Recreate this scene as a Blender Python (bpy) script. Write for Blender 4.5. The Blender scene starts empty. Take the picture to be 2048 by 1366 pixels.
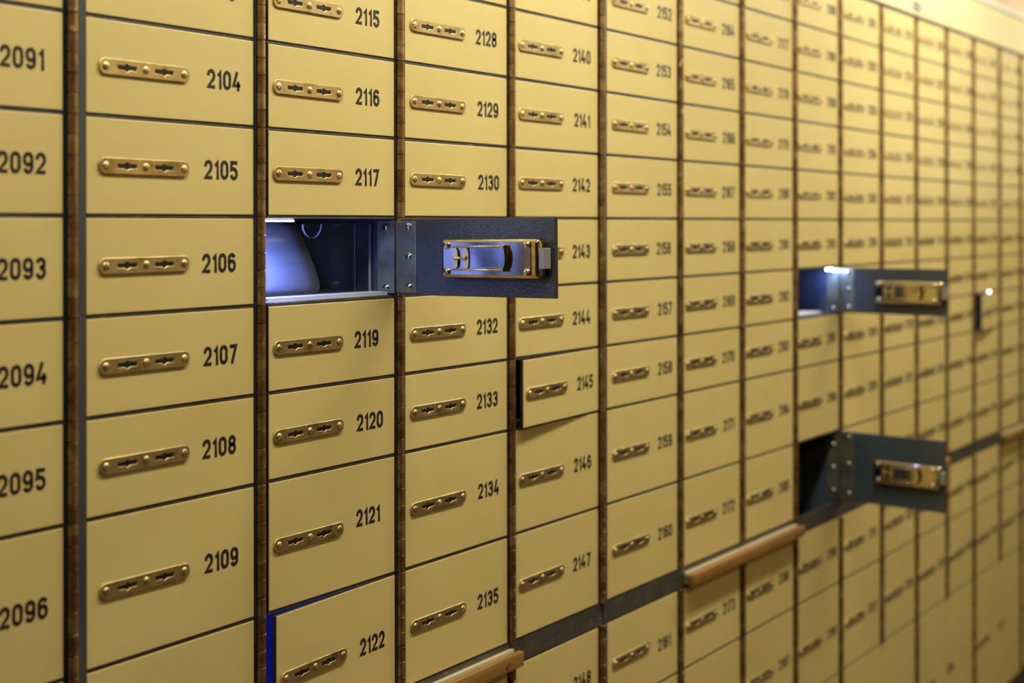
import bpy, bmesh, math, random
from mathutils import Matrix, Vector

random.seed(7)
scene = bpy.context.scene
H = 0.08            # height of one regular row of boxes, metres
R0 = 15.5           # floor lies this many rows below the reference seam
CAM_D = 11.79774746 # camera distance from the wall of boxes, in rows
CAM_R = 0.0852445


def W(x, y, r):
    """x along the wall, y into the wall, r rows below the reference seam -> metres"""
    return Vector((x * H, y * H, (R0 - r) * H))


# ------------------------------------------------------------------ camera
cam_data = bpy.data.cameras.new('camera')
cam = bpy.data.objects.new('camera', cam_data)
scene.collection.objects.link(cam)
scene.camera = cam
cam.location = W(0, -CAM_D, CAM_R)
YAW = math.radians(58.81431)
cam.matrix_world = (Matrix.Translation(cam.location) @ Matrix.Rotation(-YAW, 4, 'Z')
                    @ Matrix.Rotation(math.radians(90), 4, 'X') @ Matrix.Rotation(math.radians(-0.064), 4, 'Z'))
cam_data.sensor_width = 36.0
cam_data.lens = 3200.0 * 36.0 / 2048.0
cam_data.shift_y = -234.73 / 2048.0
cam_data.clip_start = 0.02
cam_data.dof.use_dof = True
cam_data.dof.focus_distance = 1.56
cam_data.dof.aperture_fstop = 4.7
cam_data.dof.aperture_blades = 0

# ------------------------------------------------------------------ world, lights, exposure
world = bpy.data.worlds.new('world')
scene.world = world
world.use_nodes = True
world.node_tree.nodes['Background'].inputs[0].default_value = (1.0, 0.75, 0.45, 1)
world.node_tree.nodes['Background'].inputs[1].default_value = 0.01
scene.view_settings.view_transform = 'Standard'
scene.view_settings.look = 'None'
scene.view_settings.gamma = 1.0
scene.view_settings.exposure = 0.0
scene.view_settings.use_curve_mapping = False
try:
    scene.cycles.use_denoising = True
    scene.cycles.max_bounces = 8
    scene.cycles.transparent_max_bounces = 12
    scene.cycles.sample_clamp_indirect = 4.0
    scene.cycles.caustics_reflective = False
    scene.cycles.caustics_refractive = False
except Exception:
    pass


def area(name, x, y, r, sx, sy, power, col):
    d = bpy.data.lights.new(name, 'AREA')
    d.shape = 'RECTANGLE'
    d.size, d.size_y = sx * H, sy * H
    d.energy = power
    d.color = col
    o = bpy.data.objects.new(name, d)
    scene.collection.objects.link(o)
    o.location = W(x, y, r)
    return o


WARM = (1.0, 0.98, 0.82)
CEIL_R = -12.0
for i, (x, p) in enumerate([(6, 6.6), (20, 12.6), (38, 14.6), (56, 11.0)]):
    area('ceiling_tube_and_fill_light', x, -5.6, CEIL_R + 2.2, 12, 1.6, p, WARM)
    if x > 10:
        area('ceiling_tube_and_fill_light', x + 4, -21.0, CEIL_R + 1.2, 12, 1.6, p * 0.36, WARM)  # added fill row, brightens the opposite wall that the brass plates reflect

# ------------------------------------------------------------------ materials
def mat(name):
    m = bpy.data.materials.new(name)
    m.use_nodes = True
    nt = m.node_tree
    return m, nt, nt.nodes['Principled BSDF']


def link(nt, a, b):
    nt.links.new(a, b)


def coords(nt, scale=(1, 1, 1), rnd=True):
    tc = nt.nodes.new('ShaderNodeTexCoord')
    mp = nt.nodes.new('ShaderNodeMapping')
    mp.inputs['Scale'].default_value = scale
    link(nt, tc.outputs['Object'], mp.inputs['Vector'])
    if rnd:
        oi = nt.nodes.new('ShaderNodeObjectInfo')
        mul = nt.nodes.new('ShaderNodeMath'); mul.operation = 'MULTIPLY'; mul.inputs[1].default_value = 37.0
        link(nt, oi.outputs['Random'], mul.inputs[0])
        link(nt, mul.outputs[0], mp.inputs['Location'])
    return mp.outputs['Vector']


def noise(nt, vec, scale, detail=3, rough=0.55):
    n = nt.nodes.new('ShaderNodeTexNoise')
    n.inputs['Scale'].default_value = scale
    n.inputs['Detail'].default_value = detail
    n.inputs['Roughness'].default_value = rough
    link(nt, vec, n.inputs['Vector'])
    return n.outputs['Fac']


def ramp(nt, fac, stops):
    r = nt.nodes.new('ShaderNodeValToRGB')
    el = r.color_ramp.elements
    while len(el) < len(stops):
        el.new(0.5)
    for e, (p, c) in zip(el, stops):
        e.position = p
        e.color = (*c, 1)
    link(nt, fac, r.inputs['Fac'])
    return r.outputs['Color']


def bump(nt, fac, strength, dist, bsdf):
    b = nt.nodes.new('ShaderNodeBump')
    b.inputs['Strength'].default_value = strength
    b.inputs['Distance'].default_value = dist
    link(nt, fac, b.inputs['Height'])
    link(nt, b.outputs['Normal'], bsdf.inputs['Normal'])


def mixc(nt, fac, a, b):
    m = nt.nodes.new('ShaderNodeMix')
    m.data_type = 'RGBA'
    link(nt, fac, m.inputs['Factor'])
    for s, v in ((m.inputs['A'], a), (m.inputs['B'], b)):
        if isinstance(v, tuple):
            s.default_value = (*v, 1)
        else:
            link(nt, v, s)
    return m.outputs['Result']


# cream enamel of the doors
M_CREAM, nt, b = mat('cream_enamel')
v = coords(nt)
f1 = noise(nt, v, 9.0, 2)
c1 = ramp(nt, f1, [(0.3, (0.70, 0.54, 0.195)), (0.7, (0.735, 0.575, 0.22))])
link(nt, c1, b.inputs['Base Color'])
b.inputs['Roughness'].default_value = 0.34
b.inputs['Specular IOR Level'].default_value = 0.5
f2 = noise(nt, v, 55.0, 3)
bump(nt, f2, 0.10, 0.0015, b)

M_EDGE, nt, b = mat('dark_bare_edge')
v = coords(nt)
link(nt, ramp(nt, noise(nt, v, 60), [(0.35, (0.045, 0.027, 0.013)), (0.7, (0.10, 0.06, 0.028))]), b.inputs['Base Color'])
b.inputs['Roughness'].default_value = 0.5
b.inputs['Metallic'].default_value = 0.3

# blue grey hammered paint inside
M_BLUEGREY, nt, b = mat('blue_grey_hammered_paint')
v = coords(nt)
link(nt, ramp(nt, noise(nt, v, 20), [(0.3, (0.054, 0.070, 0.092)), (0.7, (0.074, 0.090, 0.112))]), b.inputs['Base Color'])
b.inputs['Roughness'].default_value = 0.3
b.inputs['Specular IOR Level'].default_value = 0.5
bump(nt, noise(nt, v, 420.0, 1), 0.6, 0.0008, b)

# dark steel of the frame, scuffed along the seams
M_FRAME, nt, b = mat('dark_scuffed_steel')
v = coords(nt, (1, 1, 1), False)
base = ramp(nt, noise(nt, v, 30), [(0.35, (0.062, 0.056, 0.042)), (0.7, (0.10, 0.092, 0.068))])
v2 = coords(nt, (40, 60, 400), False)
sc = ramp(nt, noise(nt, v2, 1.0, 4, 0.7), [(0.60, (0, 0, 0)), (0.68, (1, 1, 1))])
link(nt, mixc(nt, sc, base, (0.26, 0.24, 0.17)), b.inputs['Base Color'])
b.inputs['Roughness'].default_value = 0.45
b.inputs['Metallic'].default_value = 0.2

M_POST, nt, b = mat('grey_painted_steel_post')
v = coords(nt, (1, 1, 0.2), False)
link(nt, ramp(nt, noise(nt, v, 60), [(0.35, (0.048, 0.052, 0.052)), (0.7, (0.072, 0.075, 0.07))]), b.inputs['Base Color'])
b.inputs['Roughness'].default_value = 0.4

# aged brass
M_BRASS, nt, b = mat('worn_brass_plate')
v = coords(nt, (1, 1, 1))
vb = coords(nt, (14, 1, 260))
cb = ramp(nt, noise(nt, v, 45, 4), [(0.28, (0.46, 0.33, 0.12)), (0.48, (0.76, 0.60, 0.26)), (0.72, (0.86, 0.70, 0.33))])
link(nt, cb, b.inputs['Base Color'])
b.inputs['Metallic'].default_value = 0.92
b.inputs['Roughness'].default_value = 0.33
bump(nt, noise(nt, vb, 1.0, 2), 0.08, 0.0004, b)

M_SCREW, nt, b = mat('brass_screw')
b.inputs['Base Color'].default_value = (0.70, 0.56, 0.29, 1)
b.inputs['Metallic'].default_value = 1.0
b.inputs['Roughness'].default_value = 0.38

M_HINGE, nt, b = mat('tarnished_brass_hinge')
v = coords(nt)
tc = nt.nodes.new('ShaderNodeTexCoord')
sep = nt.nodes.new('ShaderNodeSeparateXYZ'); link(nt, tc.outputs['Object'], sep.inputs[0])
mul = nt.nodes.new('ShaderNodeMath'); mul.operation = 'MULTIPLY'; mul.inputs[1].default_value = 1.0 / (H * 0.2)
link(nt, sep.outputs['Z'], mul.inputs[0])
fl = nt.nodes.new('ShaderNodeMath'); fl.operation = 'FLOOR'; link(nt, mul.outputs[0], fl.inputs[0])
oi = nt.nodes.new('ShaderNodeObjectInfo')
m2 = nt.nodes.new('ShaderNodeMath'); m2.operation = 'MULTIPLY_ADD'; m2.inputs[1].default_value = 91.0
link(nt, oi.outputs['Random'], m2.inputs[0]); link(nt, fl.outputs[0], m2.inputs[2])
wn = nt.nodes.new('ShaderNodeTexWhiteNoise'); wn.noise_dimensions = '1D'; link(nt, m2.outputs[0], wn.inputs['W'])
knuckle = ramp(nt, wn.outputs['Value'], [(0.0, (0.34, 0.19, 0.075)), (0.5, (0.46, 0.28, 0.11)), (1.0, (0.58, 0.40, 0.17))])
stain = ramp(nt, noise(nt, v, 70, 4), [(0.38, (0.55, 0.5, 0.45)), (0.6, (1, 1, 1))])
mx = nt.nodes.new('ShaderNodeMix'); mx.data_type = 'RGBA'; mx.blend_type = 'MULTIPLY'; mx.inputs['Factor'].default_value = 1.0
link(nt, knuckle, mx.inputs['A']); link(nt, stain, mx.inputs['B'])
chip = ramp(nt, noise(nt, v, 38, 2), [(0.735, (0, 0, 0)), (0.75, (1, 1, 1))])
link(nt, mixc(nt, chip, mx.outputs['Result'], (0.75, 0.62, 0.33)), b.inputs['Base Color'])
b.inputs['Metallic'].default_value = 0.85
b.inputs['Roughness'].default_value = 0.38

M_STEELLEAF, nt, b = mat('smudged_nickel_hinge_leaf')
v = coords(nt)
link(nt, ramp(nt, noise(nt, v, 28, 3), [(0.3, (0.20, 0.21, 0.14)), (0.5, (0.42, 0.44, 0.29)), (0.75, (0.56, 0.57, 0.40))]), b.inputs['Base Color'])
b.inputs['Metallic'].default_value = 0.8
b.inputs['Roughness'].default_value = 0.33
bump(nt, noise(nt, v, 120, 2), 0.08, 0.0005, b)

M_NICKEL, nt, b = mat('worn_nickel_plating')
v = coords(nt)
link(nt, ramp(nt, noise(nt, v, 40, 3), [(0.3, (0.50, 0.41, 0.26)), (0.6, (0.74, 0.65, 0.47))]), b.inputs['Base Color'])
b.inputs['Metallic'].default_value = 1.0
b.inputs['Roughness'].default_value = 0.11
bump(nt, noise(nt, v, 70, 2), 0.06, 0.0006, b)

M_BOLT, nt, b = mat('grey_steel_bolt')
b.inputs['Base Color'].default_value = (0.42, 0.44, 0.42, 1)
b.inputs['Metallic'].default_value = 0.7
b.inputs['Roughness'].default_value = 0.45

M_CHROME, nt, b = mat('steel_screw')
b.inputs['Base Color'].default_value = (0.72, 0.70, 0.66, 1)
b.inputs['Metallic'].default_value = 1.0
b.inputs['Roughness'].default_value = 0.18

M_INK, nt, b = mat('black_stencil_paint')
b.inputs['Base Color'].default_value = (0.012, 0.011, 0.009, 1)
b.inputs['Roughness'].default_value = 0.45

M_BLACK, nt, b = mat('keyhole_shade_black')  # black colour stands in for the shade inside the keyhole cut-outs
b.inputs['Base Color'].default_value = (0.006, 0.005, 0.004, 1)
b.inputs['Roughness'].default_value = 0.4

M_WOOD, nt, b = mat('varnished_orange_wood')
v = coords(nt, (3, 30, 30))
link(nt, ramp(nt, noise(nt, v, 6, 5), [(0.3, (0.26, 0.125, 0.030)), (0.7, (0.36, 0.18, 0.048))]), b.inputs['Base Color'])
b.inputs['Roughness'].default_value = 0.35

M_LINO, nt, b = mat('olive_linoleum')
b.inputs['Base Color'].default_value = (0.20, 0.17, 0.07, 1)
b.inputs['Roughness'].default_value = 0.35

M_ALU, nt, b = mat('pale_metal_edging')
b.inputs['Base Color'].default_value = (0.74, 0.63, 0.36, 1)
b.inputs['Metallic'].default_value = 0.2
b.inputs['Roughness'].default_value = 0.35

M_PLUG, nt, b = mat('reddish_screw_plug')
b.inputs['Base Color'].default_value = (0.22, 0.08, 0.03, 1)
b.inputs['Roughness'].default_value = 0.5

M_FASCIA, nt, b = mat('pale_yellow_fascia_paint')
v = coords(nt, (1, 1, 1), False)
link(nt, ramp(nt, noise(nt, v, 3), [(0.3, (0.80, 0.68, 0.33)), (0.7, (0.84, 0.72, 0.37))]), b.inputs['Base Color'])
b.inputs['Roughness'].default_value = 0.35

M_TRIMW, nt, b = mat('white_moulding_paint')
b.inputs['Base Color'].default_value = (0.90, 0.86, 0.74, 1)
b.inputs['Roughness'].default_value = 0.4

M_WALL, nt, b = mat('beige_wall_paint')
v = coords(nt, (1, 1, 1), False)
link(nt, ramp(nt, noise(nt, v, 2), [(0.3, (0.72, 0.55, 0.33)), (0.7, (0.76, 0.59, 0.37))]), b.inputs['Base Color'])
b.inputs['Roughness'].default_value = 0.7

M_OPP, nt, b = mat('brown_panelled_wall_paint')
v = coords(nt, (1, 1, 1), False)
link(nt, ramp(nt, noise(nt, v, 2), [(0.3, (0.10, 0.06, 0.025)), (0.7, (0.13, 0.08, 0.03))]), b.inputs['Base Color'])
b.inputs['Roughness'].default_value = 0.6

M_OCHRE, nt, b = mat('ochre_wall_paint')
v = coords(nt, (1, 1, 1), False)
link(nt, ramp(nt, noise(nt, v, 2), [(0.3, (0.70, 0.46, 0.16)), (0.7, (0.74, 0.50, 0.18))]), b.inputs['Base Color'])
b.inputs['Roughness'].default_value = 0.7

M_CEIL, nt, b = mat('cream_ceiling_paint')
v = coords(nt, (1, 1, 1), False)
link(nt, ramp(nt, noise(nt, v, 2), [(0.3, (0.82, 0.78, 0.64)), (0.7, (0.86, 0.82, 0.68))]), b.inputs['Base Color'])
b.inputs['Roughness'].default_value = 0.8

M_FLOOR, nt, b = mat('brown_floor')
v = coords(nt, (1, 1, 1), False)
link(nt, ramp(nt, noise(nt, v, 4), [(0.3, (0.07, 0.035, 0.013)), (0.7, (0.09, 0.045, 0.018))]), b.inputs['Base Color'])
b.inputs['Roughness'].default_value = 0.4

M_SHEET, nt, b = mat('pale_metal_sheet')
v = coords(nt, (1, 30, 1), False)
link(nt, ramp(nt, noise(nt, v, 10), [(0.3, (0.74, 0.74, 0.74)), (0.7, (0.80, 0.80, 0.80))]), b.inputs['Base Color'])
b.inputs['Roughness'].default_value = 0.45

M_ACRYLIC = bpy.data.materials.new('clear_acrylic')
M_ACRYLIC.use_nodes = True
nt = M_ACRYLIC.node_tree
nt.nodes.clear()
out = nt.nodes.new('ShaderNodeOutputMaterial')
tr = nt.nodes.new('ShaderNodeBsdfTransparent'); tr.inputs[0].default_value = (0.93, 0.94, 0.96, 1)
gl = nt.nodes.new('ShaderNodeBsdfGlossy'); gl.inputs['Roughness'].default_value = 0.08
lw = nt.nodes.new('ShaderNodeLayerWeight'); lw.inputs['Blend'].default_value = 0.5
pw = nt.nodes.new('ShaderNodeMath'); pw.operation = 'POWER'; pw.inputs[1].default_value = 5.0
link(nt, lw.outputs['Facing'], pw.inputs[0])
fr = nt.nodes.new('ShaderNodeMath'); fr.operation = 'MULTIPLY_ADD'; fr.inputs[1].default_value = 0.9; fr.inputs[2].default_value = 0.035
link(nt, pw.outputs[0], fr.inputs[0])
mxs = nt.nodes.new('ShaderNodeMixShader')
link(nt, fr.outputs[0], mxs.inputs[0]); link(nt, tr.outputs[0], mxs.inputs[1]); link(nt, gl.outputs[0], mxs.inputs[2])
link(nt, mxs.outputs[0], out.inputs[0])

M_ACEDGE, nt, b = mat('frosted_acrylic_edge')
b.inputs['Base Color'].default_value = (0.80, 0.82, 0.86, 1)
b.inputs['Roughness'].default_value = 0.3
b.inputs['Alpha'].default_value = 0.55


def emit(name, col, s):
    m = bpy.data.materials.new(name)
    m.use_nodes = True
    n = m.node_tree
    n.nodes.clear()
    o = n.nodes.new('ShaderNodeOutputMaterial')
    e = n.nodes.new('ShaderNodeEmission')
    e.inputs[0].default_value = (*col, 1)
    e.inputs[1].default_value = s
    n.links.new(e.outputs[0], o.inputs[0])
    return m


M_LED = emit('blue_white_led', (0.45, 0.58, 1.0), 110.0)
M_LEDWARM = emit('white_led', (1.0, 0.97, 0.85), 18.0)

M_SIGN, nt, b = mat('blue_sign_ink')
b.inputs['Base Color'].default_value = (0.05, 0.07, 0.16, 1)

# ------------------------------------------------------------------ mesh helpers (all sizes in rows, scaled by H on finish)
COL = scene.collection


def finish(bm, name, mats, smooth=False, autosmooth=None):
    bmesh.ops.recalc_face_normals(bm, faces=bm.faces)
    me = bpy.data.meshes.new(name)
    bm.to_mesh(me)
    bm.free()
    for m in (mats if isinstance(mats, (list, tuple)) else [mats]):
        me.materials.append(m)
    if smooth:
        for p in me.polygons:
            p.use_smooth = True
    if autosmooth:
        for p in me.polygons:
            p.use_smooth = True
        try:
            me.set_sharp_from_angle(angle=math.radians(autosmooth))
        except Exception:
            pass
    return me


def obj(name, me, parent=None, loc=(0, 0, 0), rot=(0, 0, 0)):
    o = bpy.data.objects.new(name, me)
    COL.objects.link(o)
    if parent is not None:
        o.parent = parent
    o.location = loc
    o.rotation_euler = rot
    return o


def empty(name, loc):
    o = bpy.data.objects.new(name, None)
    o.empty_display_size = 0.02
    COL.objects.link(o)
    o.location = loc
    return o


def tag(o, label, cat, group=None):
    o['label'] = label
    o['category'] = cat
    if group:
        o['group'] = group
    return o


def add_box(bm, x0, x1, y0, y1, z0, z1, bev=0.0, seg=2, mi=0):
    """box in rows -> metres, z up"""
    g = bmesh.ops.create_cube(bm, size=1.0)
    vs = g['verts']
    for v in vs:
        v.co = Vector(((x0 + x1) / 2 + v.co.x * (x1 - x0), (y0 + y1) / 2 + v.co.y * (y1 - y0), (z0 + z1) / 2 + v.co.z * (z1 - z0))) * H
    fs = list({f for v in vs for f in v.link_faces})
    for f in fs:
        f.material_index = mi
    if bev:
        es = list({e for v in vs for e in v.link_edges})
        bmesh.ops.bevel(bm, geom=es, offset=bev * H, segments=seg, affect='EDGES', profile=0.5)
    return vs


def box_mesh(name, x0, x1, y0, y1, z0, z1, m, bev=0.0, seg=2):
    bm = bmesh.new()
    add_box(bm, x0, x1, y0, y1, z0, z1, bev, seg)
    return finish(bm, name, m)


def lathe_z(bm, prof, n=20, x=0, y=0):
    """prof: (radius, z) in rows"""
    rings = []
    for rad, z in prof:
        if rad < 1e-6:
            rings.append([bm.verts.new(Vector((x, y, z)) * H)])
        else:
            rings.append([bm.verts.new(Vector((x + rad * math.cos(2 * math.pi * k / n), y + rad * math.sin(2 * math.pi * k / n), z)) * H) for k in range(n)])
    for a, c in zip(rings, rings[1:]):
        if len(a) == 1 and len(c) == 1:
            continue
        for k in range(n):
            k2 = (k + 1) % n
            if len(a) == 1:
                bm.faces.new((a[0], c[k], c[k2]))
            elif len(c) == 1:
                bm.faces.new((a[k], a[k2], c[0]))
            else:
                bm.faces.new((a[k], a[k2], c[k2], c[k]))
    for end in (rings[0], rings[-1]):
        if len(end) > 2:
            try:
                bm.faces.new(end)
            except Exception:
                pass


def screw_mesh(name, rad, hgt, m, slot_deg):
    """slotted dome head, axis -Y, sits on y=0"""
    bm = bmesh.new()
    prof = [(rad, 0.0)] + [(rad * math.cos(t), hgt * 0.25 + hgt * 0.75 * math.sin(t)) for t in [math.radians(a) for a in (0, 18, 36, 54, 72)]] + [(0, hgt)]
    lathe_z(bm, prof, 24)
    # cut the slot: lower the verts near a line
    sw = rad * 0.16 * H
    for sgn in (1, -1):
        bmesh.ops.bisect_plane(bm, geom=bm.verts[:] + bm.edges[:] + bm.faces[:], plane_co=(sgn * sw, 0, 0), plane_no=(1, 0, 0))
        bmesh.ops.bisect_plane(bm, geom=bm.verts[:] + bm.edges[:] + bm.faces[:], plane_co=(sgn * sw * 0.7, 0, 0), plane_no=(1, 0, 0))
    for v in bm.verts:
        if abs(v.co.x) < sw * 0.75 and v.co.z > hgt * 0.3 * H:
            v.co.z = hgt * 0.3 * H
    bmesh.ops.rotate(bm, verts=bm.verts, cent=(0, 0, 0), matrix=Matrix.Rotation(math.radians(slot_deg), 3, 'Z'))
    bmesh.ops.rotate(bm, verts=bm.verts, cent=(0, 0, 0), matrix=Matrix.Rotation(math.radians(90), 3, 'X'))
    return finish(bm, name, m, autosmooth=40)


# ------------------------------------------------------------------ stencil digits
def arc(cx, cy, rx, ry, a0, a1, n=10):
    return [(cx + rx * math.cos(math.radians(a0 + (a1 - a0) * k / n)), cy + ry * math.sin(math.radians(a0 + (a1 - a0) * k / n))) for k in range(n + 1)]


DW, DH, DS = 0.090, 0.172, 0.038     # centre-line width and height, stroke


def glyph(ch):
    w, h = DW, DH
    r = w / 2
    if ch == '0':
        return [(arc(r, h - r, r, r, 0, 180) + arc(r, r, r, r, 180, 360), True)], w
    if ch == '1':
        return [([(0, h * 0.74), (w * 0.42, h * 0.98), (w * 0.42, -DS / 2)], False)], w * 0.42
    if ch == '2':
        return [(arc(r, h - r, r, r, 190, 0) + [(w * 0.98, h * 0.58), (w * 0.86, h * 0.47), (0.0, 0.0), (w + DS * 0.35, 0.0)], False)], w
    if ch == '3':
        q = h * 0.25
        return [(arc(r, h - r * 0.95, r * 0.95, r * 0.95, 170, 0) + arc(r * 0.8, h * 0.55 + q * 0.35, r * 1.1, q * 0.38, 0, -90, 5), False),
                ([(r * 0.7, h * 0.53)] + arc(r, r, r, r * 1.05, 70, -170, 14), False)], w
    if ch == '4':
        return [([(w * 0.62, h + DS / 2), (-w * 0.02, h * 0.24), (w * 1.18, h * 0.24)], False), ([(w * 0.82, h * 0.5), (w * 0.82, -DS / 2)], False)], w * 1.1
    if ch == '5':
        return [([(w + DS * 0.3, h), (w * 0.08, h), (w * 0.04, h * 0.56), (w * 0.3, h * 0.62)] + arc(r, r * 1.1, r, r * 1.15, 80, -165, 14), False)], w
    if ch == '6':
        return [(arc(r, h - r, r, r, 20, 180) + arc(r, r, r, r, 180, 360) + arc(r, h * 0.60 - r * 0.9, r, r * 0.9, 0, 150, 8), False)], w
    if ch == '7':
        return [([(-DS * 0.2, h), (w, h), (w * 0.28, -DS / 2)], False)], w
    if ch == '8':
        q = h * 0.27
        return [(arc(r, h - q * 0.92, r * 0.92, q * 0.92, 0, 360, 20)[:-1], True), (arc(r, q, r, q, 0, 360, 20)[:-1], True)], w
    if ch == '9':
        return [([(w - x, h - y) for x, y in arc(r, h - r, r, r, 20, 180) + arc(r, r, r, r, 180, 360) + arc(r, h * 0.60 - r * 0.9, r, r * 0.9, 0, 150, 8)], False)], w
    return [], w


def ribbon(bm, pts, closed, hw, ox, oz, y0, y1):
    P = []
    for p in pts:
        if not P or math.hypot(p[0] - P[-1][0], p[1] - P[-1][1]) > 1e-4:
            P.append(p)
    if closed and math.hypot(P[0][0] - P[-1][0], P[0][1] - P[-1][1]) < 1e-4:
        P.pop()
    n = len(P)
    L, R = [], []
    for i in range(n):
        if closed:
            a, b_, c = P[i - 1], P[i], P[(i + 1) % n]
        else:
            a, b_, c = P[max(i - 1, 0)], P[i], P[min(i + 1, n - 1)]
        d1 = Vector((b_[0] - a[0], b_[1] - a[1])); d2 = Vector((c[0] - b_[0], c[1] - b_[1]))
        if d1.length < 1e-6: d1 = d2.copy()
        if d2.length < 1e-6: d2 = d1.copy()
        d1.normalize(); d2.normalize()
        n1 = Vector((-d1.y, d1.x)); n2 = Vector((-d2.y, d2.x))
        m = (n1 + n2)
        if m.length < 1e-3: m = n1.copy()
        m.normalize()
        k = hw / max(0.55, m.dot(n1))
        L.append((b_[0] + m.x * k, b_[1] + m.y * k)); R.append((b_[0] - m.x * k, b_[1] - m.y * k))
    mk = lambda p, y: bm.verts.new(Vector((p[0] + ox, y, p[1] + oz)) * H)
    Lf, Rf = [mk(p, y0) for p in L], [mk(p, y0) for p in R]
    Lb, Rb = [mk(p, y1) for p in L], [mk(p, y1) for p in R]
    rng = range(n) if closed else range(n - 1)
    for i in rng:
        j = (i + 1) % n
        bm.faces.new((Lf[i], Lf[j], Rf[j], Rf[i]))
        bm.faces.new((Lb[i], Lb[j], Rb[j], Rb[i]))
        bm.faces.new((Lf[i], Lf[j], Lb[j], Lb[i]))
        bm.faces.new((Rf[i], Rf[j], Rb[j], Rb[i]))
    if not closed:
        for i in (0, n - 1):
            bm.faces.new((Lf[i], Rf[i], Rb[i], Lb[i]))


def number_mesh(txt, scale=1.0):
    bm = bmesh.new()
    x = 0.0
    items = []
    for ch in txt:
        g, w = glyph(ch)
        items.append((g, x))
        x += w + DS + 0.027
    tot = x - DS - 0.027
    for g, gx in items:
        for pts, cl in g:
            ribbon(bm, pts, cl, DS / 2, gx - tot / 2, -DH / 2, -0.004, 0.002)
    if scale != 1.0:
        bmesh.ops.scale(bm, vec=(scale, 1, scale), verts=bm.verts)
    return finish(bm, 'number_lettering', M_INK)


# ------------------------------------------------------------------ lock plate with two cut keyholes
PL, PH, PT = 1.29, 0.155, 0.022
SLOTS = (0.375, 0.912)
SCREWS = (0.080, 0.645, 1.212)


def keyhole_outline(cx, grow=0.0):
    hw, hh, rr = 0.140 + grow, 0.026 + grow, 0.043 + grow
    t = math.asin(min(0.99, hh / rr))
    a = [(cx + rr * math.cos(t + (math.pi - 2 * t) * k / 8), rr * math.sin(t + (math.pi - 2 * t) * k / 8)) for k in range(9)]
    pts = [(cx + hw, -hh), (cx + hw, hh)] + a + [(cx - hw, hh), (cx - hw, -hh)] + [(2 * cx - x, -y) for x, y in a]
    return pts


def plate_mesh():
    cu = bpy.data.curves.new('lock_plate_outline', 'CURVE')
    cu.dimensions = '2D'
    cu.fill_mode = 'BOTH'
    cu.extrude = PT / 2 * H * 0.75
    cu.bevel_depth = 0.004 * H
    cu.bevel_resolution = 1
    r = PH / 2
    rx = 0.070
    o = [(rx + rx * math.cos(math.radians(90 + 180 * k / 14)), r * math.sin(math.radians(90 + 180 * k / 14))) for k in range(15)]
    o += [(PL - rx + rx * math.cos(math.radians(-90 + 180 * k / 14)), r * math.sin(math.radians(-90 + 180 * k / 14))) for k in range(15)]
    for pts in (o, keyhole_outline(SLOTS[0]), keyhole_outline(SLOTS[1])):
        sp = cu.splines.new('POLY')
        sp.points.add(len(pts) - 1)
        for q, (x, y) in zip(sp.points, pts):
            q.co = (x * H, y * H, 0, 1)
        sp.use_cyclic_u = True
    tmp = bpy.data.objects.new('lock_plate_outline', cu)
    COL.objects.link(tmp)
    dg = bpy.context.evaluated_depsgraph_get()
    me = bpy.data.meshes.new_from_object(tmp.evaluated_get(dg))
    bpy.data.objects.remove(tmp)
    bpy.data.curves.remove(cu)
    me.transform(Matrix.Rotation(math.radians(90), 4, 'X'))
    me.transform(Matrix.Translation((0, -PT / 2 * H, 0)))
    me.materials.clear()
    me.materials.append(M_BRASS)
    me.name = 'lock_plate'
    return me


ME_PLATE = plate_mesh()
bm = bmesh.new()
pts = keyhole_outline(0.0, 0.006)
vs = [bm.verts.new(Vector((x, -PT + 0.007, z)) * H) for x, z in pts]
f = bm.faces.new(vs)
ex = bmesh.ops.extrude_face_region(bm, geom=[f])
for e in ex['geom']:
    if isinstance(e, bmesh.types.BMVert):
        e.co.y += 0.005 * H
lathe_pts = len(bm.verts)
ME_KEYHOLE = finish(bm, 'keyhole', M_BLACK)
ME_SCREWS = [screw_mesh('screw', 0.042, 0.019, M_SCREW, a) for a in (20, 75, 130, 160)]
ME_BIGSCREW = [screw_mesh('screw', 0.050, 0.034, M_CHROME, a) for a in (-60, 15, 55, 100)]

# hinge barrel: five knuckles per row height, one connected turned mesh
HR = 0.055


def hinge_mesh(hgt):
    bm = bmesh.new()
    n = max(3, round(hgt / 0.2))
    st = hgt / n
    prof = []
    for k in range(n):
        z0, z1 = k * st, (k + 1) * st
        prof += [(HR * 0.80, z0 + 0.001), (HR, z0 + 0.008), (HR, z1 - 0.008), (HR * 0.80, z1 - 0.001)]
    lathe_z(bm, prof, 18)
    return finish(bm, 'hinge', M_HINGE, autosmooth=35)


_hinge = {}


def hinge_for(hgt):
    k = round(hgt, 3)
    if k not in _hinge:
        _hinge[k] = hinge_mesh(hgt)
    return _hinge[k]


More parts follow.
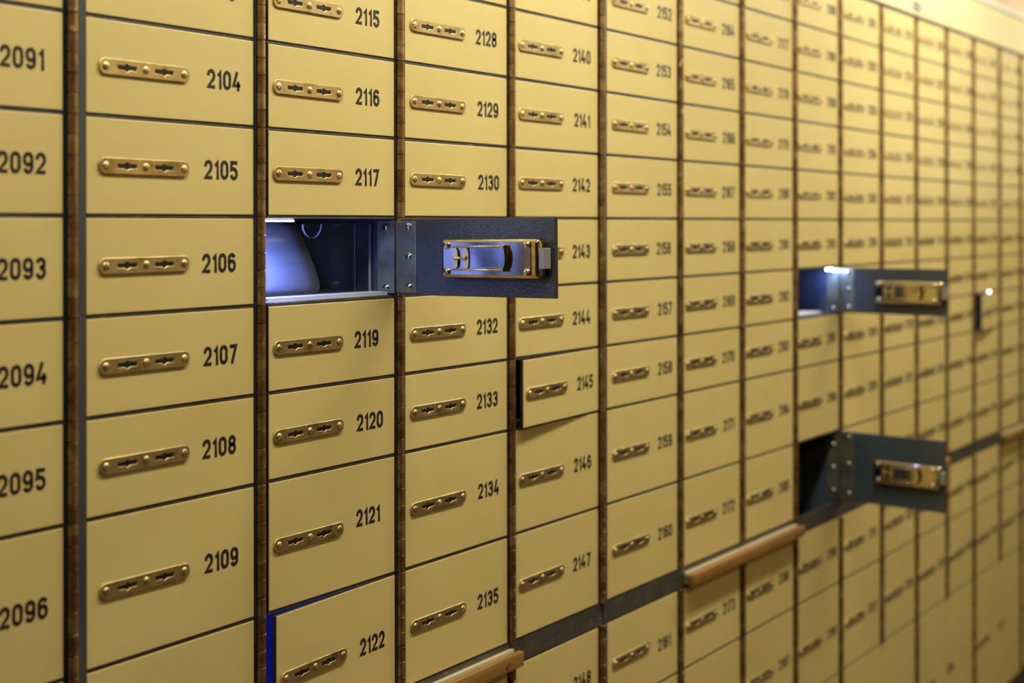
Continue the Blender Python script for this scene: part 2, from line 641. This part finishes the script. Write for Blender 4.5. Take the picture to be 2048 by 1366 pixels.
# ------------------------------------------------------------------ grid of the wall
COLS = [  # name, left edge, right edge of the doors, first number, has the 13th (wide bottom box number), opens module
    ('A', 8.545, 11.066, 2088, True), ('B', 11.352, 13.893, 2101, False), ('C', 14.135, 16.615, 2113, True),
    ('D', 16.836, 19.361, 2126, False), ('E', 19.588, 22.092, 2138, True), ('F', 22.383, 24.975, 2151, False),
    ('G', 25.233, 27.68, 2163, True), ('H', 27.941, 30.378, 2176, False), ('I', 30.652, 33.037, 2188, True),
    ('J', 33.32, 35.796, 2201, False), ('K', 36.066, 38.452, 2213, True), ('L', 38.716, 41.045, 2226, False),
    ('M', 41.335, 43.615, 2238, True), ('N', 43.912, 46.36, 2251, False), ('O', 46.66, 48.80, 2263, True),
    ('P', 49.10, 51.55, 2276, False), ('Q', 51.82, 54.25, 2288, True)]
CI = {c[0]: i for i, c in enumerate(COLS)}
LINES_TOP = [-4.94, -3.97, -2.985, -1.995, -1.005, 0.0, 1.003, 2.010, 3.015, 4.515, 6.035]
BAND0, BAND1 = 6.035, 6.375
LINES_LOW = [6.375, 7.79, 9.735]
BIG1 = 13.5
ROWS = [(a, b) for a, b in zip(LINES_TOP, LINES_TOP[1:])] + [(a, b) for a, b in zip(LINES_LOW, LINES_LOW[1:])]
MODULES = [['A'], ['B', 'C', 'D', 'E'], ['F', 'G', 'H', 'I'], ['J', 'K', 'L', 'M'], ['N', 'O', 'P', 'Q']]
PAIRS = [('B', 'C'), ('D', 'E'), ('F', 'G'), ('H', 'I'), ('J', 'K'), ('L', 'M'), ('N', 'O'), ('P', 'Q')]


def hinge_x(c):
    return COLS[CI[c]][2] + 0.095


# pinhole projection, only used to word the labels (which boxes have their number in the picture)
def seen(x, r):
    fwx, fwy = math.sin(YAW), math.cos(YAW)
    z = x * fwx + CAM_D * fwy
    h = x * math.cos(YAW) - CAM_D * math.sin(YAW)
    return 1024 + 3200 * h / z, 448.27 + 3200 * (r - CAM_R) / z


ORD = ['top', 'second', 'third', 'fourth', 'fifth', 'sixth', 'seventh', 'eighth', 'ninth', 'tenth']
AFTER = {'J': 'first', 'K': 'second', 'L': 'third', 'M': 'fourth', 'N': 'fifth', 'O': 'sixth', 'P': 'seventh', 'Q': 'eighth'}


def label_for(col, ri, num):
    name, xl, xr = COLS[CI[col]][:3]
    rt, rb = ROWS[ri] if ri < 12 else (LINES_LOW[-1], BIG1)
    px, py = seen(xl + 1.95, (rt + rb) / 2)
    vis = 8 < px < 2040 and 12 < py < 1354
    if vis and CI[col] <= CI['G']:
        tail = {2123: '', 2148: ''}.get(num, '')
        if col == 'A':
            return f'closed cream deposit box {num}, its lock plate cut off by the picture edge'
        if ri >= 8 and ri < 10:
            return f'tall closed cream deposit box with {num} in black beside a brass lock plate'
        if ri >= 10:
            return f'closed cream deposit box {num} below the shelf slot, brass lock plate'
        return f'closed cream deposit box with {num} in black beside a brass lock plate'
    row = (ORD[ri] + ' row from the top') if ri < 8 else {8: 'upper tall row', 9: 'lower tall row', 10: 'first row below the slot', 11: 'second row below the slot', 12: 'wide bottom row'}[ri]
    if col in AFTER:
        return f'closed cream box {num}, {AFTER[col]} column past the far open pair, {row}'
    if col == 'I':
        return f'closed cream box {num} in the far open pair\'s column, {row}'
    if col == 'H':
        return f'closed cream box {num}, column before the far open pair, {row}'
    return f'closed cream box {num} in box {COLS[CI[col]][3] + 6}\'s column, {row}'


# ------------------------------------------------------------------ one deposit box
_door_cache = {}


def door_mesh(w, hgt):
    """door panel, x from 0 to w, y 0 (front) .. 0.06, z 0..hgt; cream front, bare edges, painted back"""
    key = (round(w, 3), round(hgt, 3))
    if key in _door_cache:
        return _door_cache[key]
    bm = bmesh.new()
    add_box(bm, 0, w, 0, 0.06, 0, hgt, 0.007, 2)
    for f in bm.faces:
        n = f.normal
        f.material_index = 0 if n.y < -0.3 else (2 if n.y > 0.5 else 1)
    me = finish(bm, 'door', [M_CREAM, M_EDGE, M_BLUEGREY])
    _door_cache[key] = me
    return me


def build_box(col, ri, num, angle=0.0, label=None, xl=None, detail=True, rise=0.0):
    name, cxl, cxr = COLS[CI[col]][:3]
    xl = cxl if xl is None else xl
    rt, rb = ROWS[ri] if ri < 12 else (LINES_LOW[-1], BIG1)
    xc = hinge_x(col)
    hgt = rb - rt
    root = empty('safe_deposit_box', W(xc, 0, rb))
    tag(root, label or label_for(col, ri, num), 'deposit box', 'safe deposit boxes in the wall')
    dw, dh = cxr - 0.012 - (xl + 0.010), hgt - 0.044
    # the door's own origin is on the hinge axis
    piv = (0, -0.015 * H, 0.022 * H)
    door = obj('door', door_mesh(dw, dh), root, piv, (0, math.radians(rise), math.radians(angle)))
    me_off = Vector(((xl + 0.010 - xc) * H, 0.015 * H, 0))
    key = ('off', door.data.name)
    # shift mesh once per (mesh, offset)
    k2 = (door.data.name, round(me_off.x, 6))
    if k2 not in _shifted:
        m = door.data.copy()
        m.transform(Matrix.Translation(me_off))
        m.name = 'door'
        _shifted[k2] = m
    door.data = _shifted[k2]
    jx, jz = random.uniform(-0.02, 0.02), random.uniform(-0.012, 0.012)
    zc = dh / 2
    off = PLATE_OFF.get(col, 0.085)
    plx = xl - xc + off
    yF = 0.015
    tilt = random.uniform(-0.006, 0.006)
    pl = obj('lock_plate', ME_PLATE, door, Vector((plx, yF, zc + jz * 0.6)) * H, (0, tilt, 0))
    if detail:
        for k, sx in enumerate(SLOTS):
            obj('keyhole', ME_KEYHOLE, door, Vector((plx + sx, yF - 0.002, zc + jz * 0.6 - math.sin(tilt) * sx)) * H, (0, tilt, 0))
        for k, sx in enumerate(SCREWS):
            obj('screw', random.choice(ME_SCREWS), door, Vector((plx + sx, yF - PT, zc + jz * 0.6 - math.sin(tilt) * sx)) * H)
    nj = NUM_JIT.get(num, jx)
    nz = {2121: 0.07, 2104: 0.0, 2161: -0.07}.get(num, jz)
    nx = 2.75 if ri == 12 else NUM_X.get(col, 1.94)
    obj('number_lettering', number_mesh(str(num)), door, Vector((xl - xc + nx + nj, yF, zc + nz)) * H)
    obj('hinge', hinge_for(hgt), root, Vector((0, -0.015, 0.0)) * H)
    return root, door, dict(xc=xc, xl=xl, xr=cxr, rt=rt, rb=rb, dw=dw, dh=dh)


_shifted = {}
PLATE_OFF = {'A': 0.10, 'B': 0.170, 'C': 0.085, 'D': 0.118, 'E': 0.083, 'F': 0.175, 'G': 0.071, 'H': 0.05, 'I': 0.02, 'J': 0.10, 'K': 0.10}
NUM_X = {'A': 2.0, 'B': 1.955, 'C': 1.905, 'D': 2.0, 'E': 1.97, 'F': 2.08, 'G': 1.93}
NUM_JIT = {2104: 0.085, 2105: 0.035, 2106: 0.0, 2107: 0.02, 2108: 0.0, 2109: 0.035, 2115: 0.0, 2116: 0.0, 2117: -0.01, 2119: -0.03, 2120: 0.04, 2121: 0.0, 2122: 0.01,
           2128: -0.03, 2129: 0.01, 2130: 0.03, 2132: -0.01, 2133: -0.01, 2134: 0.02, 2135: 0.0, 2145: 0.05, 2122: 0.05}

# special boxes: (column, row) -> opening angle in degrees
OPEN = {('C', 5): 81.8, ('I', 6): 80.5, ('I', 9): 78.5}
AJAR = {('E', 7): 2.75, ('C', 9): 2.4, ('N', 7): 4.2}
SPECIAL = {
    ('C', 5): 'open deposit box, blue-lit inside with clear tray and sheet, grey door swung outward',
    ('I', 6): 'far open deposit box with lit chrome hinge leaves, upper of the two',
    ('I', 9): 'far open deposit box with dark unlit inside, lower of the two, above shelf slot',
    ('E', 7): 'cream deposit box 2145 standing ajar with a dark gap on its left',
    ('C', 9): 'cream deposit box 2122 standing ajar with blue light glowing in the gap',
    ('N', 7): 'far cream deposit box standing ajar, dark blue gap and a white light spot'}
BUILT = {}
for ci, (name, xl, xr, first, has13) in enumerate(COLS):
    for ri in range(12):
        key = (name, ri)
        ang = OPEN.get(key, AJAR.get(key, 0.0))
        BUILT[key] = build_box(name, ri, first + ri, ang, SPECIAL.get(key), detail=ci <= CI['J'], rise=0.5 if key == ('C', 5) else 0.0)
for a, b_ in PAIRS:
    r_ = COLS[CI[b_]]
    build_num = r_[3] + 12
    t, d, q = build_box(b_, 12, build_num, xl=COLS[CI[a]][1], detail=True)
    px, py = seen(COLS[CI[a]][1] + 1.0, 11.6)
    t['label'] = f'wide cream deposit box {build_num} in the bottom row under boxes {COLS[CI[a]][3] + 11} and {r_[3] + 11}'
    t['group'] = 'wide deposit boxes in the bottom row'

# ------------------------------------------------------------------ cabinets that hold the boxes
DEPTH = 4.6
for mi, mod in enumerate(MODULES):
    x0 = COLS[CI[mod[0]]][1]
    xe = hinge_x(mod[-1]) + 0.062
    nxt = CI[mod[-1]] + 1
    strip1 = COLS[nxt][1] - 0.006 if nxt < len(COLS) else xe + 0.12
    root = empty('steel_cabinet', W(x0, 0, R0))
    nb = COLS[CI[mod[0]]][3]
    tag(root, f'dark grey steel cabinet frame around boxes {nb} to {COLS[CI[mod[-1]]][3] + (12 if COLS[CI[mod[-1]]][4] else 11)}', 'cabinet', 'steel cabinets side by side')
    def rel(bm_name, X0, X1, Y0, Y1, ra, rb_, m, bev=0.0):
        # box between rows ra (top) and rb_ (bottom), relative to root
        me = box_mesh(bm_name, X0 - x0, X1 - x0, Y0, Y1, R0 - rb_, R0 - ra, m, bev)
        return obj(bm_name, me, root)
    # rails in the seams, running back as the shelves between boxes
    lefts = x0 - 0.004
    right = COLS[CI[mod[-1]]][2] + 0.02
    for c in mod:
        cl, cr = COLS[CI[c]][1], COLS[CI[c]][2]
        for r in LINES_TOP[1:-1] + LINES_LOW[1:]:
            rel('rail', cl, cr, 0.014, DEPTH, r - 0.017, r + 0.017, M_FRAME)
        rel('rail', cl, cr, 0.014, DEPTH, LINES_TOP[0] - 0.06, LINES_TOP[0] + 0.017, M_FRAME)
        inner = c in [p_[0] for p_ in PAIRS]      # the wide bottom box spans this partition
        rel('partition', cr + 0.001, (COLS[CI[c] + 1][1] if c != mod[-1] else strip1), 0.058, DEPTH, LINES_TOP[0] - 0.06, LINES_LOW[-1] + 0.017 if inner else BIG1, M_BLUEGREY)
    # shelf band
    rel('shelf_slot_rail', lefts, strip1, 0.012, 0.05, BAND0, BAND1, M_FRAME)
    rel('back_panel', lefts, strip1, DEPTH, DEPTH + 0.1, LINES_TOP[0] - 0.06, BIG1 + 0.1, M_BLUEGREY)
    rel('plinth', lefts, strip1, 0.06, DEPTH, BIG1 + 0.22, R0, M_POST)
    rel('bottom_rail', lefts, strip1, 0.02, DEPTH, BIG1, BIG1 + 0.22, M_FRAME)
    # cover strip between cabinets
    rel('post', xe, strip1, -0.004, 0.055, LINES_TOP[0] - 0.06, R0, M_POST, 0.004)

# ------------------------------------------------------------------ inside of the open doors
def lock_fittings(root, door, q, leaf_screws_in, leaf_screws_door, tall):
    """steel fittings on the back of an open door; door local x runs from the hinge (0) to -width"""
    yB = 0.075          # back surface of the door in door-local rows
    zc = q['dh'] / 2
    X = lambda s: -s    # s measured from hinge axis
    flip = Matrix.Rotation(math.pi, 4, 'Z')
    # hinge leaf on the door
    obj('hinge_leaf', box_mesh('hinge_leaf', X(0.36), X(0.015), yB - 0.006, yB + 0.014, 0.03, q['dh'] - 0.03, M_STEELLEAF, 0.004), door)
    for k, fz in enumerate(leaf_screws_door):
        obj('screw', ME_BIGSCREW[k % 4], door, Vector((X(0.24), yB + 0.014, q['dh'] * (1 - fz))) * H, (0, 0, math.pi))
    # lock case
    ch = 0.47
    z0, z1 = zc - ch / 2 - 0.01, zc + ch / 2 - 0.01
    bm = bmesh.new()
    add_box(bm, X(2.46), X(0.93), yB - 0.01, yB + 0.19, z0, z1, 0.055, 5)
    obj('lock_case', finish(bm, 'lock_case', M_NICKEL, autosmooth=50), door)
    yT = yB + 0.19
    # top cover plate, slightly smaller
    obj('cover_plate', box_mesh('cover_plate', X(2.36), X(0.99), yT - 0.01, yT + 0.012, z0 + 0.035, z1 - 0.035, M_NICKEL, 0.005), door)
    yT += 0.012
    for k, (s, z) in enumerate([(1.055, z1 - 0.075), (1.055, z0 + 0.075), (2.30, z1 - 0.075), (2.30, z0 + 0.075)]):
        obj('screw', ME_BIGSCREW[k], door, Vector((X(s), yT, z)) * H, (0, 0, math.pi))
    # keeper window: two rails, end clip, two oval tabs joined by a hub
    for z in (zc + 0.135, zc - 0.145):
        bm = bmesh.new()
        add_box(bm, X(1.95), X(1.16), yT - 0.004, yT + 0.035, z - 0.013, z + 0.013, 0.011, 3)
        obj('guide_rail', finish(bm, 'guide_rail', M_NICKEL, autosmooth=40), door)
    bm = bmesh.new()
    add_box(bm, X(2.0), X(1.955), yT - 0.004, yT + 0.07, zc - 0.165, zc + 0.155, 0.012, 3)
    obj('end_clip', finish(bm, 'end_clip', M_NICKEL, autosmooth=40), door)
    bm = bmesh.new()
    vs = [bm.verts.new(Vector((X(1.978 + 0.05 * math.cos(t)), yT + 0.075, zc - 0.005 + 0.13 * math.sin(t))) * H) for t in [2 * math.pi * k / 24 for k in range(24)]]
    f = bm.faces.new(vs)
    ex = bmesh.ops.extrude_face_region(bm, geom=[f])
    for e in ex['geom']:
        if isinstance(e, bmesh.types.BMVert):
            e.co.y -= 0.012 * H
    obj('clip_leaf', finish(bm, 'clip_leaf', M_NICKEL), door)
    obj('slide_plate', box_mesh('slide_plate', X(1.945), X(1.42), yT - 0.004, yT + 0.010, zc - 0.115, zc + 0.108, M_NICKEL, 0.004), door)
    for s in (1.20, 1.375):
        bm = bmesh.new()
        vs = []
        for k in range(32):
            t = 2 * math.pi * k / 32
            cx, cz = math.cos(t), math.sin(t)
            vs.append(bm.verts.new(Vector((X(s) + 0.045 * (abs(cx) ** 0.6) * (1 if cx > 0 else -1), yT + 0.028, zc - 0.005 + 0.125 * (abs(cz) ** 0.7) * (1 if cz > 0 else -1))) * H))
        f = bm.faces.new(vs)
        ex = bmesh.ops.extrude_face_region(bm, geom=[f])
        for e in ex['geom']:
            if isinstance(e, bmesh.types.BMVert):
                e.co.y -= 0.02 * H
        obj('oval_tab', finish(bm, 'oval_tab', M_BRASS), door)
    bm = bmesh.new()
    lathe_z(bm, [(0.022, -0.1), (0.030, -0.07), (0.018, -0.04), (0.018, 0.04), (0.030, 0.07), (0.022, 0.1)], 16)
    bmesh.ops.rotate(bm, verts=bm.verts, cent=(0, 0, 0), matrix=Matrix.Rotation(math.radians(90), 3, 'Y'))
    bmesh.ops.translate(bm, verts=bm.verts, vec=Vector((X(1.288), yT + 0.03, zc - 0.005)) * H)
    obj('hub_pin', finish(bm, 'hub_pin', M_NICKEL, autosmooth=40), door)
    # bolt out of the side of the case
    obj('bolt', box_mesh('bolt', X(2.545), X(2.40), yB + 0.055, yB + 0.165, zc - 0.13, zc + 0.115, M_BOLT, 0.006), door)
    # hinge leaf on the inner side of the box
    xin = q['xr'] - q['xc']
    zt = q['rb'] - q['rt']
    obj('hinge_leaf', box_mesh('hinge_leaf', xin - 0.016, xin + 0.001, 0.0, 0.262, 0.04, zt - 0.04, M_STEELLEAF, 0.004), root)
    for k, fz in enumerate(leaf_screws_in):
        obj('screw', ME_BIGSCREW[(k + 1) % 4], root, Vector((xin - 0.016, 0.125, zt * (1 - fz))) * H, (0, 0, -math.pi / 2))


lock_fittings(*BUILT[('C', 5)], (0.12, 0.89), (0.10, 0.49, 0.89), False)
lock_fittings(*BUILT[('I', 6)], (0.12, 0.89), (0.10, 0.49, 0.89), False)
lock_fittings(*BUILT[('I', 9)], (0.21, 0.53, 0.86), (0.08, 0.46, 0.89), True)


# ------------------------------------------------------------------ lights and contents of the boxes
def led(root_key, x, y, r, length, power, col, m=M_LED, hy=0.03, lo=0.008, hi=0.012, light=True):
    root, door, q = BUILT[root_key]
    b0 = Vector((x - q['xc'], y, q['rb'] - r))
    bm = bmesh.new()
    add_box(bm, b0.x - length / 2, b0.x + length / 2, b0.y - hy, b0.y + hy, b0.z - lo, b0.z + hi, min(0.004, hi * 0.4), 2)
    obj('led_lamp', finish(bm, 'led_lamp', m), root)
    if light:
        d = bpy.data.lights.new('blue_led', 'AREA')
        d.energy = power
        d.color = col
        d.shape = 'RECTANGLE'
        d.size, d.size_y = max(length * 0.8, 0.05) * H, 0.05 * H
        o = bpy.data.objects.new('blue_led', d)
        COL.objects.link(o)
        o.location = W(x, y, r + 0.02)
        o.rotation_euler = (math.radians(8), 0, 0)     # tipped towards the back of the box


BLUE = (0.15, 0.23, 1.0)
led(('C', 5), 14.50, 0.20, 0.045, 0.62, 0.33, BLUE)
led(('I', 6), 32.75, 0.10, 1.06, 0.25, 0.06, BLUE)
led(('C', 9), 14.9, 0.5, 4.58, 0.3, 1.1, (0.03, 0.06, 1.0))
led(('N', 7), 45.35, 0.0, 2.0, 0.05, 0.05, BLUE, M_LEDWARM)

# acrylic tray in the lit box
tx0, tx1, ty0, ty1, rt, rb = 14.19, 16.54, 0.32, 0.57, 0.085, 0.965
tray = empty('acrylic_tray', W(tx0, ty0, rb))
tag(tray, 'clear acrylic tray with thumb notch inside the blue-lit open box', 'tray')
hh = rb - rt
ww = tx1 - tx0
bm = bmesh.new()
nx0, nx1, nd = 15.17 - tx0, 15.53 - tx0, 0.165
cx, rx = (nx0 + nx1) / 2, (nx1 - nx0) / 2
prof = [(0, 0), (ww, 0), (ww, hh), (nx1, hh)] + [(cx + rx * math.cos(math.radians(-180 * k / 16)), hh + nd * math.sin(math.radians(-180 * k / 16))) for k in range(1, 16)] + [(nx0, hh), (0, hh)]
vs = [bm.verts.new(Vector((x, 0, z)) * H) for x, z in prof]
f = bm.faces.new(vs)
ex = bmesh.ops.extrude_face_region(bm, geom=[f])
for e in ex['geom']:
    if isinstance(e, bmesh.types.BMVert):
        e.co.y += 0.022 * H
bmesh.ops.recalc_face_normals(bm, faces=bm.faces)
for fc in bm.faces:
    fc.material_index = 0 if abs(fc.normal.y) > 0.9 else 1
obj('front_pane', finish(bm, 'front_pane', [M_ACRYLIC, M_ACEDGE]), tray)


def pane(name, *a):
    bm = bmesh.new()
    add_box(bm, *a)
    dims = sorted([(a[1] - a[0], 0), (a[3] - a[2], 1), (a[5] - a[4], 2)])
    ax = dims[0][1]
    bmesh.ops.recalc_face_normals(bm, faces=bm.faces)
    for fc in bm.faces:
        fc.material_index = 0 if abs(fc.normal[ax]) > 0.9 else 1
    obj(name, finish(bm, name, [M_ACRYLIC, M_ACEDGE]), tray)


pane('side_pane', ww - 0.022, ww, 0.022, ty1 - ty0, 0, hh)
pane('side_pane', 0, 0.022, 0.022, ty1 - ty0, 0, hh)
pane('back_pane', 0.022, ww - 0.022, ty1 - ty0 - 0.022, ty1 - ty0, 0, hh)
obj('base_edge', box_mesh('base_edge', 0, ww, -0.26, 0, -0.018, 0.03, M_ACEDGE, 0.004), tray)

# pale bent sheet leaning behind the tray
bm = bmesh.new()
curve = [(0.95, 0.978), (0.80, 0.974), (0.68, 0.960), (0.615, 0.925), (0.60, 0.875), (0.625, 0.80), (0.74, 0.62), (0.92, 0.38), (1.10, 0.16), (1.20, 0.045)]
nx = 6
grid = []
for y, r in curve:
    row = []
    xr_ = 15.84 + 0.30 * max(0.0, 0.90 - r)
    for k in range(nx + 1):
        row.append(bm.verts.new(W(14.20 + (xr_ - 14.20) * k / nx, y, r)))
    grid.append(row)
for a, c in zip(grid, grid[1:]):
    for k in range(nx):
        bm.faces.new((a[k], a[k + 1], c[k + 1], c[k]))
sheet = obj('bent_sheet', finish(bm, 'bent_sheet', M_SHEET, smooth=True))
so = sheet.modifiers.new('thickness', 'SOLIDIFY')
so.thickness = 0.008 * H
tag(sheet, 'pale curled metal sheet leaning behind the clear tray in the lit open box', 'sheet')

# white tray base strip lying in the far lit box
st = obj('tray_base_strip', box_mesh('tray_base_strip', 30.75, 32.2, 0.10, 0.75, R0 - 1.975, R0 - 1.93, M_SHEET, 0.004))
tag(st, 'white tray base strip on the floor of the far lit open box', 'paper')

# ------------------------------------------------------------------ pull-out boards
def board(c0, c1, label, pull=0.20):
    xa, xb = COLS[CI[c0]][1] - 0.03, hinge_x(c1) + 0.02
    root = empty('pull_out_board', W(xa, 0, 6.34))
    tag(root, label, 'pull-out shelf', 'pull-out shelves in the slot')
    w = xb - xa
    hgt = 0.205
    bm = bmesh.new()
    add_box(bm, 0, w, -pull, -pull + 0.095, 0, hgt, 0.008, 2)
    obj('front_bar', finish(bm, 'front_bar', M_WOOD, autosmooth=40), root)
    obj('board', box_mesh('board', 0.02, w - 0.02, -pull + 0.095, 0.01, 0.02, hgt - 0.035, M_LINO), root)
    obj('metal_edging', box_mesh('metal_edging', 0.03, w - 0.03, -0.055, 0.011, hgt - 0.035, hgt + 0.018, M_ALU, 0.006), root)
    for s in (0.42, w - 0.42):
        bm = bmesh.new()
        lathe_z(bm, [(0.045, 0), (0.045, 0.008), (0.03, 0.006), (0, 0.003)], 20)
        bmesh.ops.rotate(bm, verts=bm.verts, cent=(0, 0, 0), matrix=Matrix.Rotation(math.radians(90), 3, 'X'))
        obj('screw_plug', finish(bm, 'screw_plug', M_PLUG), root, Vector((s, -pull, hgt * 0.45)) * H)


board('C', 'D', 'orange wooden pull-out shelf with metal edging under boxes 2122 and 2135')
board('G', 'H', 'orange wooden pull-out shelf with light top edge under box 2172')
board('K', 'L', 'orange wooden pull-out shelf hidden behind the lower far open door', 0.12)
board('O', 'P', 'blurred orange pull-out shelf at the far end of the wall')

# ------------------------------------------------------------------ room shell
def struct(name, X0, X1, Y0, Y1, ra, rb_, m, bev=0.0):
    o = obj(name, box_mesh(name, X0, X1, Y0, Y1, R0 - rb_, R0 - ra, m, bev))
    o['kind'] = 'structure'
    return o


XA, XB = -26.0, 64.0
YF = -28.0
TOP = LINES_TOP[0] - 0.06
WEND = COLS[-1][2] + 0.28
struct('trim_1', COLS[0][1], WEND, -0.03, DEPTH + 0.1, -6.02, TOP - 0.0, M_FASCIA, 0.01)
bm = bmesh.new()
add_box(bm, COLS[0][1], WEND, -0.07, 0.3, R0 + 6.02, R0 + 6.17, 0.04, 4)
o = obj('trim_2', finish(bm, 'trim_2', M_TRIMW, autosmooth=40)); o['kind'] = 'structure'
struct('wall_back', XA, XB, DEPTH + 0.12, DEPTH + 1.5, CEIL_R, R0, M_WALL)
struct('wall_above_cabinets', COLS[0][1], WEND, 0.25, DEPTH + 0.1, CEIL_R, -6.17, M_WALL)
struct('wall_front', XA, XB, YF - 1.4, YF, CEIL_R, R0, M_OCHRE)
struct('added_dado_front', XA, XB, YF, YF + 0.25, -1.5, R0, M_OPP)  # invented dado, unseen; keeps reflections in the lower brass plates dark
struct('wall_left', XA - 1.4, XA, YF, DEPTH + 1.5, CEIL_R, R0, M_OPP)
struct('wall_right', XB, XB + 1.4, YF, DEPTH + 1.5, CEIL_R, R0, M_CEIL)
struct('added_dado_right', XB - 0.25, XB, YF + 0.25, -0.5, -0.5, R0, M_OPP)  # same added dado on the end wall, darkens low reflections in far plates
struct('ceiling', XA - 1.4, XB + 1.4, YF - 1.4, DEPTH + 1.5, CEIL_R - 1.2, CEIL_R, M_CEIL)
struct('floor', XA - 1.4, XB + 1.4, YF - 1.4, DEPTH + 1.5, R0, R0 + 1.2, M_FLOOR)

# small blue numerals on the fascia
for x, txt in ((38.54, '858'), (50.3, '859')):
    o = obj('number_sign', number_mesh(txt, 1.35), None, W(x, -0.032, -5.21))
    o.data.materials[0] = M_SIGN
    tag(o, 'small blurred blue-grey mark on the pale fascia, ' + ('third column past far open pair' if x < 45 else 'farthest along'), 'sign')
